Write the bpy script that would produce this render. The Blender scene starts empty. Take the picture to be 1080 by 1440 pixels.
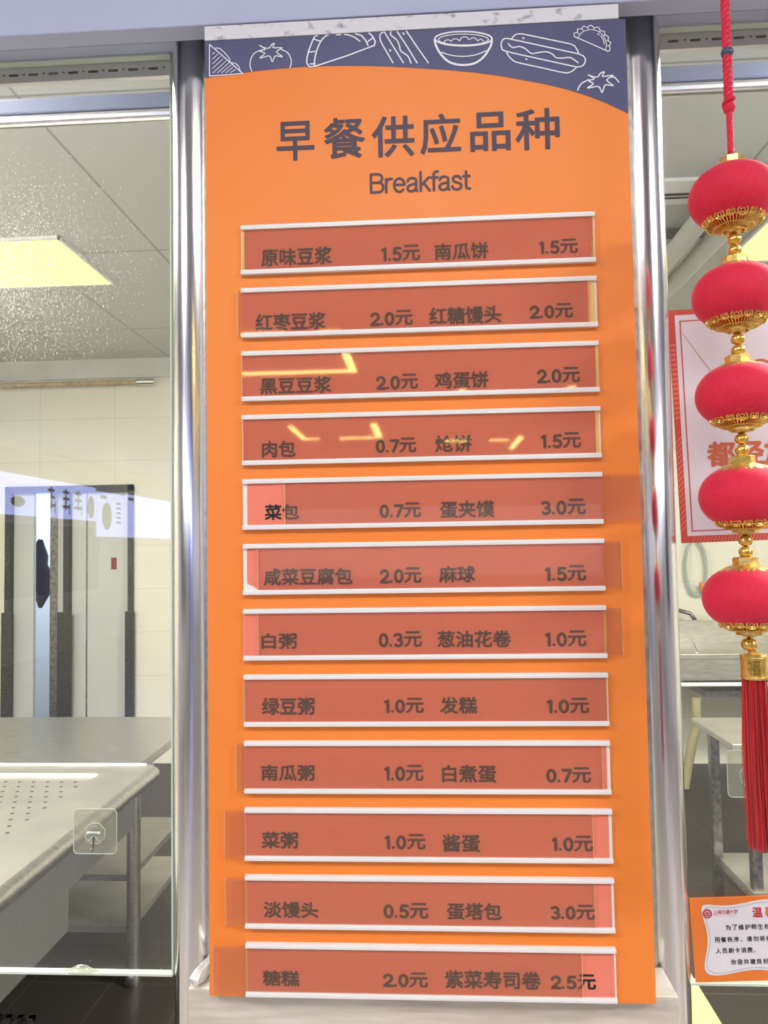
import bpy, bmesh, math, random
from mathutils import Vector, Matrix
random.seed(7)
PI = math.pi
scene = bpy.context.scene
COL = scene.collection

# ------------------------------------------------------------------ camera
def cam_matrix(p, y, r):
    Rz = Matrix.Rotation(y, 3, 'Z'); Rx = Matrix.Rotation(p, 3, 'X'); Ry = Matrix.Rotation(r, 3, 'Y')
    return Rz @ Rx @ Ry
cd = bpy.data.cameras.new('camera'); cam = bpy.data.objects.new('camera', cd); COL.objects.link(cam)
_m = cam_matrix(.0471, .0575, .0155) @ Matrix.Rotation(PI/2, 3, 'X')
cam.matrix_world = Matrix.Translation((.0108, -1.0726, 1.6)) @ _m.to_4x4()
cd.sensor_fit = 'HORIZONTAL'; cd.sensor_width = 36.0; cd.lens = 36.0*1081/1080
cd.clip_start = .02; cd.clip_end = 100
scene.camera = cam

# ------------------------------------------------------------------ world, exposure, lights
w = bpy.data.worlds.new('world'); scene.world = w; w.use_nodes = True
w.node_tree.nodes['Background'].inputs[0].default_value = (.8, .85, 1, 1)
w.node_tree.nodes['Background'].inputs[1].default_value = .25
scene.view_settings.view_transform = 'Standard'; scene.view_settings.look = 'None'
scene.view_settings.gamma = 1; scene.view_settings.use_curve_mapping = False
scene.view_settings.exposure = 0.22

def area(name, loc, rot, sx, sy, power, color):
    l = bpy.data.lights.new(name, 'AREA'); l.shape = 'RECTANGLE'; l.size = sx; l.size_y = sy
    l.energy = power; l.color = color
    o = bpy.data.objects.new(name, l); COL.objects.link(o); o.location = loc; o.rotation_euler = rot
    return o
KEY_LAMPS = [(0, -2.05, 1.10, .40, 34), (-2.55, -1.60, 1.00, .40, 68), (2.55, -1.60, 1.00, .40, 68)]   # x, y, width, depth, power of the panel lamps over the counter
for lx, ly, sx, sy, pw in KEY_LAMPS:
    area('hall_panel_light', (lx, ly, 3.155), (0, 0, 0), sx, sy, pw, (1, .96, .95))
for kx in (-2.0, 2.0):
    area('kitchen_fill_light', (kx, .74, 3.075), (0, 0, 0), 1.5, .75, 185, (1, .97, .88))  # added out of view behind the beam to brighten the kitchen
KITCHEN_EMIT = 1.35
HALL_RING_EMIT = 24.0
SIGN_EMIT = 7.0
HALL_GLOW_EMIT = .8

# ------------------------------------------------------------------ helpers
def tag(o, label=None, cat=None, group=None, kind=None):
    if label: o['label'] = label
    if cat: o['category'] = cat
    if group: o['group'] = group
    if kind: o['kind'] = kind
    return o
def empty(name, loc=(0, 0, 0), label=None, cat=None, group=None, kind=None):
    o = bpy.data.objects.new(name, None); COL.objects.link(o); o.location = loc; o.empty_display_size = .05
    return tag(o, label, cat, group, kind)
def copy_tree(o, parent=None):
    c = o.copy(); COL.objects.link(c); c.parent = parent
    for ch in o.children: copy_tree(ch, c)
    return c
class MB:
    def __init__(s): s.bm = bmesh.new()
    def box(s, x0, x1, y0, y1, z0, z1, bev=0):
        r = bmesh.ops.create_cube(s.bm, size=1); vs = r['verts']
        for v in vs: v.co = Vector(((x0+x1)/2+v.co.x*(x1-x0), (y0+y1)/2+v.co.y*(y1-y0), (z0+z1)/2+v.co.z*(z1-z0)))
        if bev:
            es = list({e for v in vs for e in v.link_edges})
            bmesh.ops.bevel(s.bm, geom=es, offset=bev, segments=2, affect='EDGES', profile=.5)
        return s
    def poly(s, pts, vec):
        """prism from a planar outline pushed along vec"""
        a = [s.bm.verts.new(p) for p in pts]; b = [s.bm.verts.new(Vector(p)+Vector(vec)) for p in pts]
        n = len(pts)
        s.bm.faces.new(a); s.bm.faces.new(b[::-1])
        for i in range(n): s.bm.faces.new((a[i], b[i], b[(i+1) % n], a[(i+1) % n]))
        return s
    def tube(s, pts, r, n=10, closed=False, caps=True):
        pts = [Vector(p) for p in pts]; rs = r if isinstance(r, (list, tuple)) else [r]*len(pts)
        N = len(pts); rings = []; up = None
        for i, p in enumerate(pts):
            a = pts[i-1] if (i or closed) else p; b = pts[(i+1) % N] if (i < N-1 or closed) else p
            t = (b-a).normalized()
            if up is None:
                up = Vector((0, 0, 1)) if abs(t.z) < .9 else Vector((1, 0, 0))
            u = t.cross(up).normalized(); up = u.cross(t).normalized()
            rings.append([s.bm.verts.new(p+(u*math.cos(2*PI*k/n)+up*math.sin(2*PI*k/n))*rs[i]) for k in range(n)])
        for i in range(N if closed else N-1):
            A = rings[i]; B = rings[(i+1) % N]
            for k in range(n): s.bm.faces.new((A[k], A[(k+1) % n], B[(k+1) % n], B[k]))
        if caps and not closed:
            s.bm.faces.new(rings[0][::-1]); s.bm.faces.new(rings[-1])
        return s
    def lathe(s, prof, n=32, c=(0, 0, 0), mod=None, cap=True):
        c = Vector(c); rings = []
        for j, (r, z) in enumerate(prof):
            rings.append([s.bm.verts.new(c+Vector((r*(mod(k/n, j) if mod else 1)*math.cos(2*PI*k/n), r*(mod(k/n, j) if mod else 1)*math.sin(2*PI*k/n), z))) for k in range(n)])
        for A, B in zip(rings, rings[1:]):
            for k in range(n): s.bm.faces.new((A[k], A[(k+1) % n], B[(k+1) % n], B[k]))
        if cap:
            s.bm.faces.new(rings[0][::-1]); s.bm.faces.new(rings[-1])
        return s
    def ribbon(s, pts, wd, y, t=.0003):
        """flat drawn line on a vertical sheet; pts are (x, z)"""
        q = [Vector((p[0], p[1])) for p in pts]; h = wd/2
        for a, b in zip(q, q[1:]):
            d = b-a
            if d.length < 1e-6: continue
            n = Vector((-d.y, d.x)).normalized()*h
            s.bm.faces.new([s.bm.verts.new((v.x, y-(len(s.bm.faces)%400)*5e-7, v.y)) for v in (a+n, a-n, b-n, b+n)])
        for p in q:
            s.bm.faces.new([s.bm.verts.new((p.x+h*math.cos(k*PI/5), y-.00002-(len(s.bm.faces)%400)*5e-7, p.y+h*math.sin(k*PI/5))) for k in range(10)])
        return s
    def build(s, name, m, parent=None, smooth=False, recalc=True):
        if recalc: bmesh.ops.recalc_face_normals(s.bm, faces=s.bm.faces)
        me = bpy.data.meshes.new(name); s.bm.to_mesh(me); s.bm.free()
        me.materials.append(m)
        if smooth:
            for p in me.polygons: p.use_smooth = True
            try: me.set_sharp_from_angle(angle=math.radians(38))
            except Exception: pass
        o = bpy.data.objects.new(name, me); COL.objects.link(o); o.parent = parent
        return o

# ---- lettering: wide characters from the built-in typeface, figures and Latin letters drawn as round-ended strokes
def _arc(cx, cy, rx, ry, a0, a1, n=18):
    return [(cx+rx*math.cos(math.radians(a0+(a1-a0)*k/n)), cy+ry*math.sin(math.radians(a0+(a1-a0)*k/n))) for k in range(n+1)]
def _crv(*p):
    p = list(p); out = []; n = len(p)
    for i in range(n-1):
        a = p[max(i-1, 0)]; b = p[i]; c = p[i+1]; d = p[min(i+2, n-1)]
        for k in range(6):
            t = k/6; out.append(tuple(.5*((2*b[j])+(-a[j]+c[j])*t+(2*a[j]-5*b[j]+4*c[j]-d[j])*t*t+(-a[j]+3*b[j]-3*c[j]+d[j])*t**3) for j in (0, 1)))
    return out+[p[-1]]
GLYPH = {   # advance, strokes (height of a figure = 1)
 '0': (.72, [_arc(.35, .5, .245, .425, 0, 360, 32)]), '1': (.42, [[(.07, .82), (.24, .925), (.24, .075)]]), '.': (.33, [[(.13, .115), (.135, .115)]]),
 '2': (.70, [_arc(.34, .665, .25, .26, 165, -28)+[(.10, .075), (.62, .075)]]),
 '3': (.70, [[(.10, .85)]+_arc(.32, .715, .215, .21, 110, -90)+_arc(.33, .29, .25, .215, 90, -140)]),
 '5': (.70, [[(.58, .925), (.20, .925), (.155, .53)]+_arc(.33, .335, .26, .26, 118, -140)]),
 '7': (.68, [[(.09, .925), (.61, .925), (.26, .075)]]),
 'B': (.74, [[(.09, .05), (.09, .95), (.42, .95)]+_arc(.42, .74, .20, .21, 90, -90, 10)+[(.09, .53)], [(.42, .53)]+_arc(.45, .29, .22, .24, 90, -90, 10)+[(.09, .05)]]),
 'r': (.38, [[(.07, .03), (.07, .69)], _crv((.07, .46), (.13, .62), (.22, .69), (.34, .68))]),
 'e': (.63, [[(.07, .38), (.555, .38)]+_arc(.31, .36, .245, .33, 4, 318, 24)]),
 'a': (.62, [_crv((.08, .53), (.14, .65), (.29, .69), (.43, .65), (.475, .53), (.475, .15), (.51, .03)), _crv((.475, .40), (.30, .37), (.13, .31), (.07, .18), (.12, .07), (.25, .03), (.40, .09), (.475, .22))]),
 'k': (.55, [[(.07, .03), (.07, .97)], [(.46, .69), (.07, .29)], [(.21, .43), (.49, .03)]]),
 'f': (.34, [_crv((.14, .03), (.14, .60), (.15, .84), (.22, .95), (.34, .95)), [(.02, .67), (.32, .67)]]),
 's': (.56, [_crv((.45, .55), (.38, .66), (.25, .69), (.12, .64), (.09, .53), (.15, .42), (.34, .35), (.45, .27), (.45, .13), (.36, .05), (.22, .03), (.10, .08), (.05, .19))]),
 't': (.34, [_crv((.14, .90), (.14, .50), (.14, .16), (.19, .06), (.31, .05)), [(.02, .67), (.30, .67)]]),
}
_tc = {}
def _outline(ch):
    """a character of the built-in typeface, in units of its own size: verts, faces, rim edges"""
    if ch in _tc: return _tc[ch]
    c = bpy.data.curves.new('lettering', 'FONT'); c.body = ch; c.resolution_u = 3
    o = bpy.data.objects.new('lettering', c); COL.objects.link(o)
    bpy.context.view_layer.update()
    me = bpy.data.meshes.new_from_object(o.evaluated_get(bpy.context.evaluated_depsgraph_get()))
    vs = [tuple(v.co[:2]) for v in me.vertices]; fs = [tuple(p.vertices) for p in me.polygons]
    bpy.data.objects.remove(o); bpy.data.curves.remove(c); bpy.data.meshes.remove(me)
    cnt = {}
    for f in fs:
        for a, b in zip(f, f[1:]+f[:1]): k = (min(a, b), max(a, b)); cnt[k] = cnt.get(k, 0)+1
    rim = [k for k, n in cnt.items() if n == 1]
    _tc[ch] = (vs, fs, rim); return _tc[ch]
def _strokes(line, h, out):
    for a, b in zip(line, line[1:]):
        d = Vector((b[0]-a[0], b[1]-a[1]))
        if d.length < 1e-6: continue
        n = Vector((-d.y, d.x)).normalized()*h
        out.append([(a[0]+n.x, a[1]+n.y), (a[0]-n.x, a[1]-n.y), (b[0]-n.x, b[1]-n.y), (b[0]+n.x, b[1]+n.y)])
    for p in line: out.append([(p[0]+h*math.cos(k*PI/5), p[1]+h*math.sin(k*PI/5)) for k in range(10)])
def put_text(mb, body, x0, x1, z0, z1, y, bold=.02, fn=None, weight=None):
    """set a line of lettering into the box x0..x1, z0..z1 on the sheet at y; bold widens the typeface with rounded rims"""
    polys = []; pen = 0.0
    for ch in body:
        if ch in GLYPH:
            adv, st = GLYPH[ch]; hw = weight or (.06 if ch.isalpha() else .108)
            for s in st: _strokes([(pen+p[0]*.76, p[1]*.76) for p in s], hw*.76, polys)
            pen += adv*.76
        else:
            vs, fs, rim = _outline(ch)
            if not vs: pen += .4; continue
            if ord(ch) > 255: ox = pen
            else: ox = pen-min(v[0] for v in vs)
            zo = .085 if ord(ch) > 255 else 0
            for f in fs: polys.append([(vs[i][0]+ox, vs[i][1]+zo) for i in f])
            if bold:
                for a, b in rim: 
                    _strokes([(vs[a][0]+ox, vs[a][1]+zo), (vs[b][0]+ox, vs[b][1]+zo)], bold, polys)
            pen += 1.0 if ord(ch) > 255 else (max(v[0] for v in vs)-min(v[0] for v in vs))+.1
    xs = [p[0] for q in polys for p in q]; ys = [p[1] for q in polys for p in q]
    ax, bx_, ay, by = min(xs), max(xs), min(ys), max(ys)
    for i, q in enumerate(polys):      # every stroke a hair in front of the one before, so none coincide
        P = [(x0+(p[0]-ax)/(bx_-ax)*(x1-x0), y-i*4e-7, z0+(p[1]-ay)/(by-ay)*(z1-z0)) for p in q]
        mb.bm.faces.new([mb.bm.verts.new(fn(p) if fn else p) for p in P])

# ------------------------------------------------------------------ materials
def mat(name, col, rough=.5, metal=0, **kw):
    m = bpy.data.materials.new(name); m.use_nodes = True
    b = m.node_tree.nodes['Principled BSDF']
    b.inputs['Base Color'].default_value = (*col, 1); b.inputs['Roughness'].default_value = rough; b.inputs['Metallic'].default_value = metal
    for k, v in kw.items(): b.inputs[k.replace('_', ' ')].default_value = v
    return m
def vary(m, scale, c0, c1, lo=.3, hi=.7, stretch=(1, 1, 1), detail=4, bump=0, rough=None):
    """noise blend of two colours (object coordinates) with optional bump and roughness"""
    nt = m.node_tree; N = nt.nodes; L = nt.links; b = N['Principled BSDF']
    tc = N.new('ShaderNodeTexCoord'); mp = N.new('ShaderNodeMapping'); mp.inputs['Scale'].default_value = stretch
    no = N.new('ShaderNodeTexNoise'); no.inputs['Scale'].default_value = scale; no.inputs['Detail'].default_value = detail
    cr = N.new('ShaderNodeValToRGB'); e = cr.color_ramp.elements
    e[0].position = lo; e[0].color = (*c0, 1); e[1].position = hi; e[1].color = (*c1, 1)
    L.new(tc.outputs['Object'], mp.inputs[0]); L.new(mp.outputs[0], no.inputs['Vector']); L.new(no.outputs[0], cr.inputs[0]); L.new(cr.outputs[0], b.inputs['Base Color'])
    if bump:
        bu = N.new('ShaderNodeBump'); bu.inputs['Strength'].default_value = bump; bu.inputs['Distance'].default_value = .002
        L.new(no.outputs[0], bu.inputs['Height']); L.new(bu.outputs[0], b.inputs['Normal'])
    if rough:
        mr = N.new('ShaderNodeMapRange'); mr.inputs[3].default_value = rough[0]; mr.inputs[4].default_value = rough[1]
        L.new(no.outputs[0], mr.inputs[0]); L.new(mr.outputs[0], b.inputs['Roughness'])
    return m
def emit(name, col, s):
    m = bpy.data.materials.new(name); m.use_nodes = True; nt = m.node_tree; nt.nodes.clear()
    e = nt.nodes.new('ShaderNodeEmission'); e.inputs[0].default_value = (*col, 1); e.inputs[1].default_value = s
    o = nt.nodes.new('ShaderNodeOutputMaterial'); nt.links.new(e.outputs[0], o.inputs[0])
    return m
def clear(name, tint, diffuse=(.8, .8, .8), haze=.0, gloss=.05, rough=.0, dirt=None, edge=.8):
    """clear sheet: tinted see-through, a little haze, mirror reflection growing towards grazing; dirt = (scale, threshold, strength)"""
    m = bpy.data.materials.new(name); m.use_nodes = True; nt = m.node_tree; N = nt.nodes; L = nt.links; N.clear()
    out = N.new('ShaderNodeOutputMaterial')
    tr = N.new('ShaderNodeBsdfTransparent'); tr.inputs[0].default_value = (*tint, 1)
    df = N.new('ShaderNodeBsdfDiffuse'); df.inputs[0].default_value = (*diffuse, 1)
    tl = N.new('ShaderNodeBsdfTranslucent'); tl.inputs[0].default_value = (*diffuse, 1)
    dd = N.new('ShaderNodeMixShader'); dd.inputs[0].default_value = .5
    L.new(df.outputs[0], dd.inputs[1]); L.new(tl.outputs[0], dd.inputs[2])
    hz = N.new('ShaderNodeMixShader'); hz.inputs[0].default_value = haze
    L.new(tr.outputs[0], hz.inputs[1]); L.new(dd.outputs[0], hz.inputs[2])
    if dirt:
        tc = N.new('ShaderNodeTexCoord'); mp = N.new('ShaderNodeMapping'); mp.inputs['Scale'].default_value = (1, 1, .35)
        n1 = N.new('ShaderNodeTexNoise'); n1.inputs['Scale'].default_value = dirt[0]; n1.inputs['Detail'].default_value = 3
        n2 = N.new('ShaderNodeTexNoise'); n2.inputs['Scale'].default_value = 5; n2.inputs['Detail'].default_value = 2
        L.new(tc.outputs['Object'], mp.inputs[0]); L.new(mp.outputs[0], n1.inputs['Vector']); L.new(tc.outputs['Object'], n2.inputs['Vector'])
        # a splash patch: distance to the patch's middle widens the noise threshold
        ds = N.new('ShaderNodeVectorMath'); ds.operation = 'DISTANCE'; ds.inputs[1].default_value = dirt[3]
        L.new(tc.outputs['Object'], ds.inputs[0])
        fa = N.new('ShaderNodeMapRange'); fa.inputs[1].default_value = .02; fa.inputs[2].default_value = dirt[4]; fa.inputs[3].default_value = 1; fa.inputs[4].default_value = 0
        L.new(ds.outputs['Value'], fa.inputs[0])
        ad = N.new('ShaderNodeMath'); ad.operation = 'MULTIPLY_ADD'; ad.inputs[1].default_value = .17
        L.new(fa.outputs[0], ad.inputs[0]); L.new(n1.outputs[0], ad.inputs[2])
        th = N.new('ShaderNodeMapRange'); th.inputs[1].default_value = dirt[1]; th.inputs[2].default_value = dirt[1]+.05; th.inputs[4].default_value = dirt[2]
        L.new(ad.outputs[0], th.inputs[0]); 
        mx = N.new('ShaderNodeMath'); mx.operation = 'ADD'; mx.inputs[1].default_value = haze
        L.new(th.outputs[0], mx.inputs[0]); L.new(mx.outputs[0], hz.inputs[0])
    gl = N.new('ShaderNodeBsdfGlossy'); gl.inputs['Roughness'].default_value = rough; gl.inputs[0].default_value = (1, 1, 1, 1)
    lw = N.new('ShaderNodeLayerWeight'); lw.inputs[0].default_value = .5
    pw = N.new('ShaderNodeMath'); pw.operation = 'POWER'; pw.inputs[1].default_value = 4
    ma = N.new('ShaderNodeMath'); ma.operation = 'MULTIPLY_ADD'; ma.inputs[1].default_value = edge; ma.inputs[2].default_value = gloss
    L.new(lw.outputs['Facing'], pw.inputs[0]); L.new(pw.outputs[0], ma.inputs[0])
    fin = N.new('ShaderNodeMixShader'); L.new(ma.outputs[0], fin.inputs[0]); L.new(hz.outputs[0], fin.inputs[1]); L.new(gl.outputs[0], fin.inputs[2])
    L.new(fin.outputs[0], out.inputs[0])
    return m
def tiles(m, c, joint, tw, th, gap=.004, axes='XZ', bump=0):
    nt = m.node_tree; N = nt.nodes; L = nt.links; b = N['Principled BSDF']
    tc = N.new('ShaderNodeTexCoord'); sp = N.new('ShaderNodeSeparateXYZ'); cb = N.new('ShaderNodeCombineXYZ')
    L.new(tc.outputs['Object'], sp.inputs[0]); L.new(sp.outputs[axes[0]], cb.inputs[0]); L.new(sp.outputs[axes[1]], cb.inputs[1])
    br = N.new('ShaderNodeTexBrick'); br.offset = 0; br.inputs['Scale'].default_value = 1
    br.inputs['Brick Width'].default_value = tw; br.inputs['Row Height'].default_value = th; br.inputs['Mortar Size'].default_value = gap; br.inputs['Mortar Smooth'].default_value = .1
    br.inputs['Color1'].default_value = (*c, 1); br.inputs['Color2'].default_value = (*[x*.96 for x in c], 1); br.inputs['Mortar'].default_value = (*joint, 1)
    L.new(cb.outputs[0], br.inputs['Vector']); L.new(br.outputs[0], b.inputs['Base Color'])
    return m

M = {}
M['orange'] = vary(mat('orange_print', (.9, .26, .035), .48), 2.2, (.90, .235, .03), (.92, .27, .042))
M['navy'] = vary(mat('veiled_navy_print', (.08, .085, .19), .48), 6, (.075, .08, .18), (.085, .09, .2))  # navy lightened in its colour to carry the bluish veil
M['ink'] = mat('title_ink', (.06, .04, .07), .5)
M['white_print'] = mat('white_print', (.85, .85, .9), .4)
M['foam'] = vary(mat('foam_board', (.8, .78, .74), .7), 60, (.55, .5, .44), (.85, .83, .8), .2, .45)
M['worn'] = vary(mat('worn_white_tape', (.7, .7, .72), .6), 45, (.25, .25, .32), (.72, .72, .76), .28, .42, (1, 1, 1.6))
M['rail'] = mat('white_rail', (.86, .85, .84), .3)
M['rail_back'] = mat('white_backing', (.82, .8, .76), .5)
M['paper'] = vary(mat('red_paper', (.82, .2, .125), .6), 9, (.82, .20, .125), (.88, .24, .16), .3, .7, (1, 1, 2.2), 3)
M['print_black'] = mat('black_lettering', (.012, .01, .012), .5)
M['yellow_tape'] = mat('yellow_tape', (.85, .55, .16), .4)
M['cover'] = clear('amber_cover_sheet', (.93, .905, .84), (.88, .50, .40), .115, .03, .03, edge=.5)
M['steel'] = vary(mat('polished_steel', (.78, .76, .77), .12, 1), 30, (.74, .72, .73), (.84, .82, .82), .3, .7, (8, 8, .12), 3, 0, (.10, .26))
M['steel_brushed'] = vary(mat('brushed_steel', (.6, .59, .56), .3, 1), 12, (.50, .49, .46), (.66, .65, .61), .3, .7, (1, 6, 6), 3, 0, (.22, .42))
M['steel_dark'] = vary(mat('dark_steel', (.2, .2, .2), .35, .9), 40, (.13, .13, .13), (.30, .29, .28), .35, .7)
M['glass'] = clear('window_glass', (.962, .965, .96), (.9, .92, .85), .012, .04, 0)
M['glass_dirty'] = clear('water_marked_glass', (.962, .965, .96), (.9, .92, .85), .012, .04, 0, (760, .722, .75, (-.665, .126, 2.06), .29))
M['glass_edge'] = mat('ground_glass_edge', (.66, .75, .66), .25)
M['beam'] = vary(mat('grey_paint_blue_veil', (.46, .50, .68), .45), 3, (.44, .48, .66), (.49, .53, .71))  # grey paint with the bluish veil at the top put into its colour
M['stone'] = vary(mat('travertine', (.6, .54, .46), .35), 14, (.50, .43, .36), (.72, .67, .60), .3, .68, (.5, 1, 5), 6)
M['plaster'] = vary(mat('grey_plaster', (.62, .62, .58), .8), 5, (.60, .60, .56), (.66, .66, .62))
M['caulk'] = vary(mat('crumpled_caulk', (.8, .77, .72), .7), 90, (.45, .38, .3), (.85, .82, .78), .25, .45)
M['ceiling'] = tiles(mat('ceiling_panels', (.56, .57, .54), .6), (.60, .60, .59), (.34, .34, .34), .655, 1.31, .006, 'XY')
M['tile'] = tiles(mat('cream_wall_tiles', (.78, .76, .62), .12), (.80, .78, .66), (.66, .64, .54), .6, .33, .003, 'XZ')
M['floor_k'] = tiles(mat('dark_floor_tiles', (.035, .03, .025), .5, 0, Specular_IOR_Level=.3), (.035, .03, .025), (.06, .052, .045), .3, .3, .004, 'XY')
M['red_velvet'] = vary(mat('red_velvet', (.68, .010, .045), .75, Sheen_Weight=.5, Sheen_Roughness=.4, Sheen_Tint=(1, .35, .45, 1)), 220, (.64, .009, .04), (.72, .012, .05), .3, .7, (1, 1, 1), 2, .04)
M['red_cord'] = mat('red_cord', (.72, .02, .06), .5)
M['red_thread'] = mat('red_silk_thread', (.55, .006, .012), .35, Sheen_Weight=.3)
M['gold'] = vary(mat('gold_plastic', (.78, .50, .12), .28, .85), 150, (.66, .40, .08), (.88, .62, .20), .3, .7, (1, 1, 1), 2, .25)
M['dark_bead'] = mat('dark_bead', (.06, .08, .14), .25)
M['poster_white'] = vary(mat('poster_paper', (.78, .70, .72), .45), 2, (.76, .68, .70), (.80, .73, .75))
M['poster_red'] = mat('poster_border', (.60, .07, .05), .45)
M['poster_orange'] = mat('poster_orange', (.62, .13, .045), .45)
M['poster_stripe'] = mat('poster_stripe', (.72, .17, .09), .45)
M['tan'] = mat('poster_tan', (.70, .45, .32), .5)
M['card_orange'] = mat('card_orange', (.88, .22, .03), .4)
M['card_white'] = mat('card_white', (.84, .81, .86), .4)
M['card_red'] = mat('card_red', (.6, .02, .03), .45)
M['grey_ink'] = mat('grey_ink', (.25, .22, .25), .5)
M['cover_edge'] = mat('cover_sheet_edge', (.85, .62, .32), .3)
M['steel_dull'] = mat('dull_steel', (.20, .20, .19), .45, .5)
M['slate'] = mat('slate_metal', (.22, .24, .32), .35, .3)
M['hook'] = clear('clear_plastic', (.86, .86, .80), (.8, .8, .72), .16, .05, .12)
M['hook_metal'] = clear('clear_lump', (.9, .9, .84), (.8, .8, .72), .22, .10, .08)
M['door_frame'] = vary(mat('dark_door_frame', (.06, .055, .05), .35, .5), 150, (.03, .03, .03), (.13, .12, .11), .45, .7)
M['door_pale'] = mat('pale_door_panel', (.55, .56, .54), .3)
M['corridor'] = mat('corridor_paint', (.62, .66, .72), .6)
M['dark_cloth'] = mat('dark_cloth', (.02, .02, .06), .9)
M['hose'] = mat('green_hose', (.35, .45, .38), .4)
M['orange_box'] = mat('orange_plastic', (.75, .25, .06), .4)
M['brown_pipe'] = vary(mat('rusty_pipe', (.45, .33, .2), .6), 30, (.36, .25, .13), (.55, .43, .28))
M['cream_top'] = vary(mat('cream_worktop', (.36, .33, .18), .4), 6, (.33, .30, .16), (.39, .36, .2))
M['pale_steel'] = vary(mat('satin_steel', (.44, .43, .38), .42, .8), 8, (.40, .39, .34), (.49, .48, .42))
M['hole'] = mat('tray_hole', (.03, .03, .03), .8)
M['lamp'] = emit('ceiling_lamp_diffuser', (1, .97, .36), KITCHEN_EMIT)
M['ring'] = emit('hall_ring_lamp', (1, .72, .22), HALL_RING_EMIT)
M['hall_panel'] = mat('lamp_housing', (.8, .8, .8), .5)
M['sign'] = emit('backlit_sign', (.42, .49, 1), SIGN_EMIT)
M['sign_fill'] = emit('sign_fill_glow', (.9, .93, 1), 5)  # glow of the signs added to fill the hall with light
M['sign_red'] = mat('sign_print', (.25, .04, .02), .6)
M['sign_food'] = mat('sign_food', (.45, .28, .1), .6)
M['hall_wall'] = mat('hall_paint', (.76, .74, .73), .6)
M['hall_glow'] = emit('hall_glow_panel', (.95, .97, 1), HALL_GLOW_EMIT)  # glow of the added panel at the far end of the hall
M['hall_dark'] = mat('hall_dark', (.06, .06, .075), .5)
M['hall_ceil'] = mat('hall_ceiling_paint', (.34, .35, .42), .7)
M['hall_floor'] = tiles(mat('hall_floor_tiles', (.35, .32, .29), .25), (.36, .33, .30), (.2, .19, .18), .6, .6, .004, 'XY')

# ------------------------------------------------------------------ lettering and drawings of the board, in millimetres (x, z)
ROWS = [
[('原味豆浆', -221, -119, 2004, 2030), ('1.5元', -49, 6, 2005, 2028), ('南瓜饼', 26, 102, 2004, 2028), ('1.5元', 172, 226, 2007, 2028)] ,
[('红枣豆浆', -230, -129, 1911, 1936), ('2.0元', -66, -6, 1913, 1935), ('红糖馒头', 17, 118, 1912, 1937), ('2.0元', 157, 217, 1916, 1937)] ,
[('黑豆豆浆', -224, -122, 1820, 1844), ('2.0元', -59, 0, 1822, 1844), ('鸡蛋饼', 23, 98, 1821, 1845), ('2.0元', 165, 224, 1825, 1847)] ,
[('肉包', -222, -174, 1730, 1754), ('0.7元', -61, -4, 1733, 1754), ('炝饼', 22, 73, 1732, 1756), ('1.5元', 168, 223, 1734, 1756)] ,
[('菜包', -219, -170, 1642, 1664), ('0.7元', -57, 1, 1642, 1663), ('蛋夹馍', 27, 102, 1640, 1664), ('3.0元', 166, 227, 1642, 1664)] ,
[('咸菜豆腐包', -221, -96, 1550, 1574), ('2.0元', -58, 0, 1551, 1573), ('麻球', 24, 74, 1551, 1574), ('1.5元', 169, 225, 1551, 1573)] ,
[('白粥', -225, -175, 1462, 1484), ('0.3元', -61, -1, 1463, 1485), ('葱油花卷', 20, 121, 1462, 1485), ('1.0元', 167, 223, 1462, 1484)] ,
[('绿豆粥', -225, -151, 1371, 1395), ('1.0元', -55, 0, 1373, 1394), ('发糕', 22, 73, 1372, 1395), ('1.0元', 167, 224, 1372, 1393)] ,
[('南瓜粥', -227, -152, 1281, 1303), ('1.0元', -56, -2, 1281, 1303), ('白煮蛋', 23, 97, 1279, 1303), ('0.7元', 164, 224, 1279, 1300)] ,
[('菜粥', -227, -176, 1189, 1212), ('1.0元', -57, -1, 1189, 1210), ('酱蛋', 22, 73, 1186, 1210), ('1.0元', 169, 224, 1188, 1209)] ,
[('淡馒头', -225, -149, 1096, 1118), ('0.5元', -60, 1, 1097, 1118), ('蛋塔包', 26, 100, 1096, 1119), ('3.0元', 165, 224, 1098, 1118)] ,
[('糖糕', -227, -176, 1005, 1026), ('2.0元', -62, -1, 1006, 1026), ('紫菜寿司卷', 22, 150, 1006, 1030), ('2.5元', 163, 223, 1007, 1027)] ,
]
TITLE = [
('早', -198, -143, 2159, 2217),
('餐', -129, -70, 2159, 2219),
('供', -60, 1, 2158, 2218),
('应', 9, 67, 2159, 2218),
('品', 80, 137, 2160, 2217),
('种', 144, 206, 2159, 2219),
('Breakfast', -64, 80, 2105, 2136)
]
ARC= [(-302.6, 2288.0), (-258.5, 2292.1), (-206.2, 2295.7), (-154.3, 2297.2), (-92.3, 2295.5), (-41.0, 2291.8), (10.0, 2286.4), (60.7, 2280.1), (111.0, 2271.7), (160.9, 2260.3), (210.5, 2246.8), (259.6, 2227.8), (300.4, 2205.2)]
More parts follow.
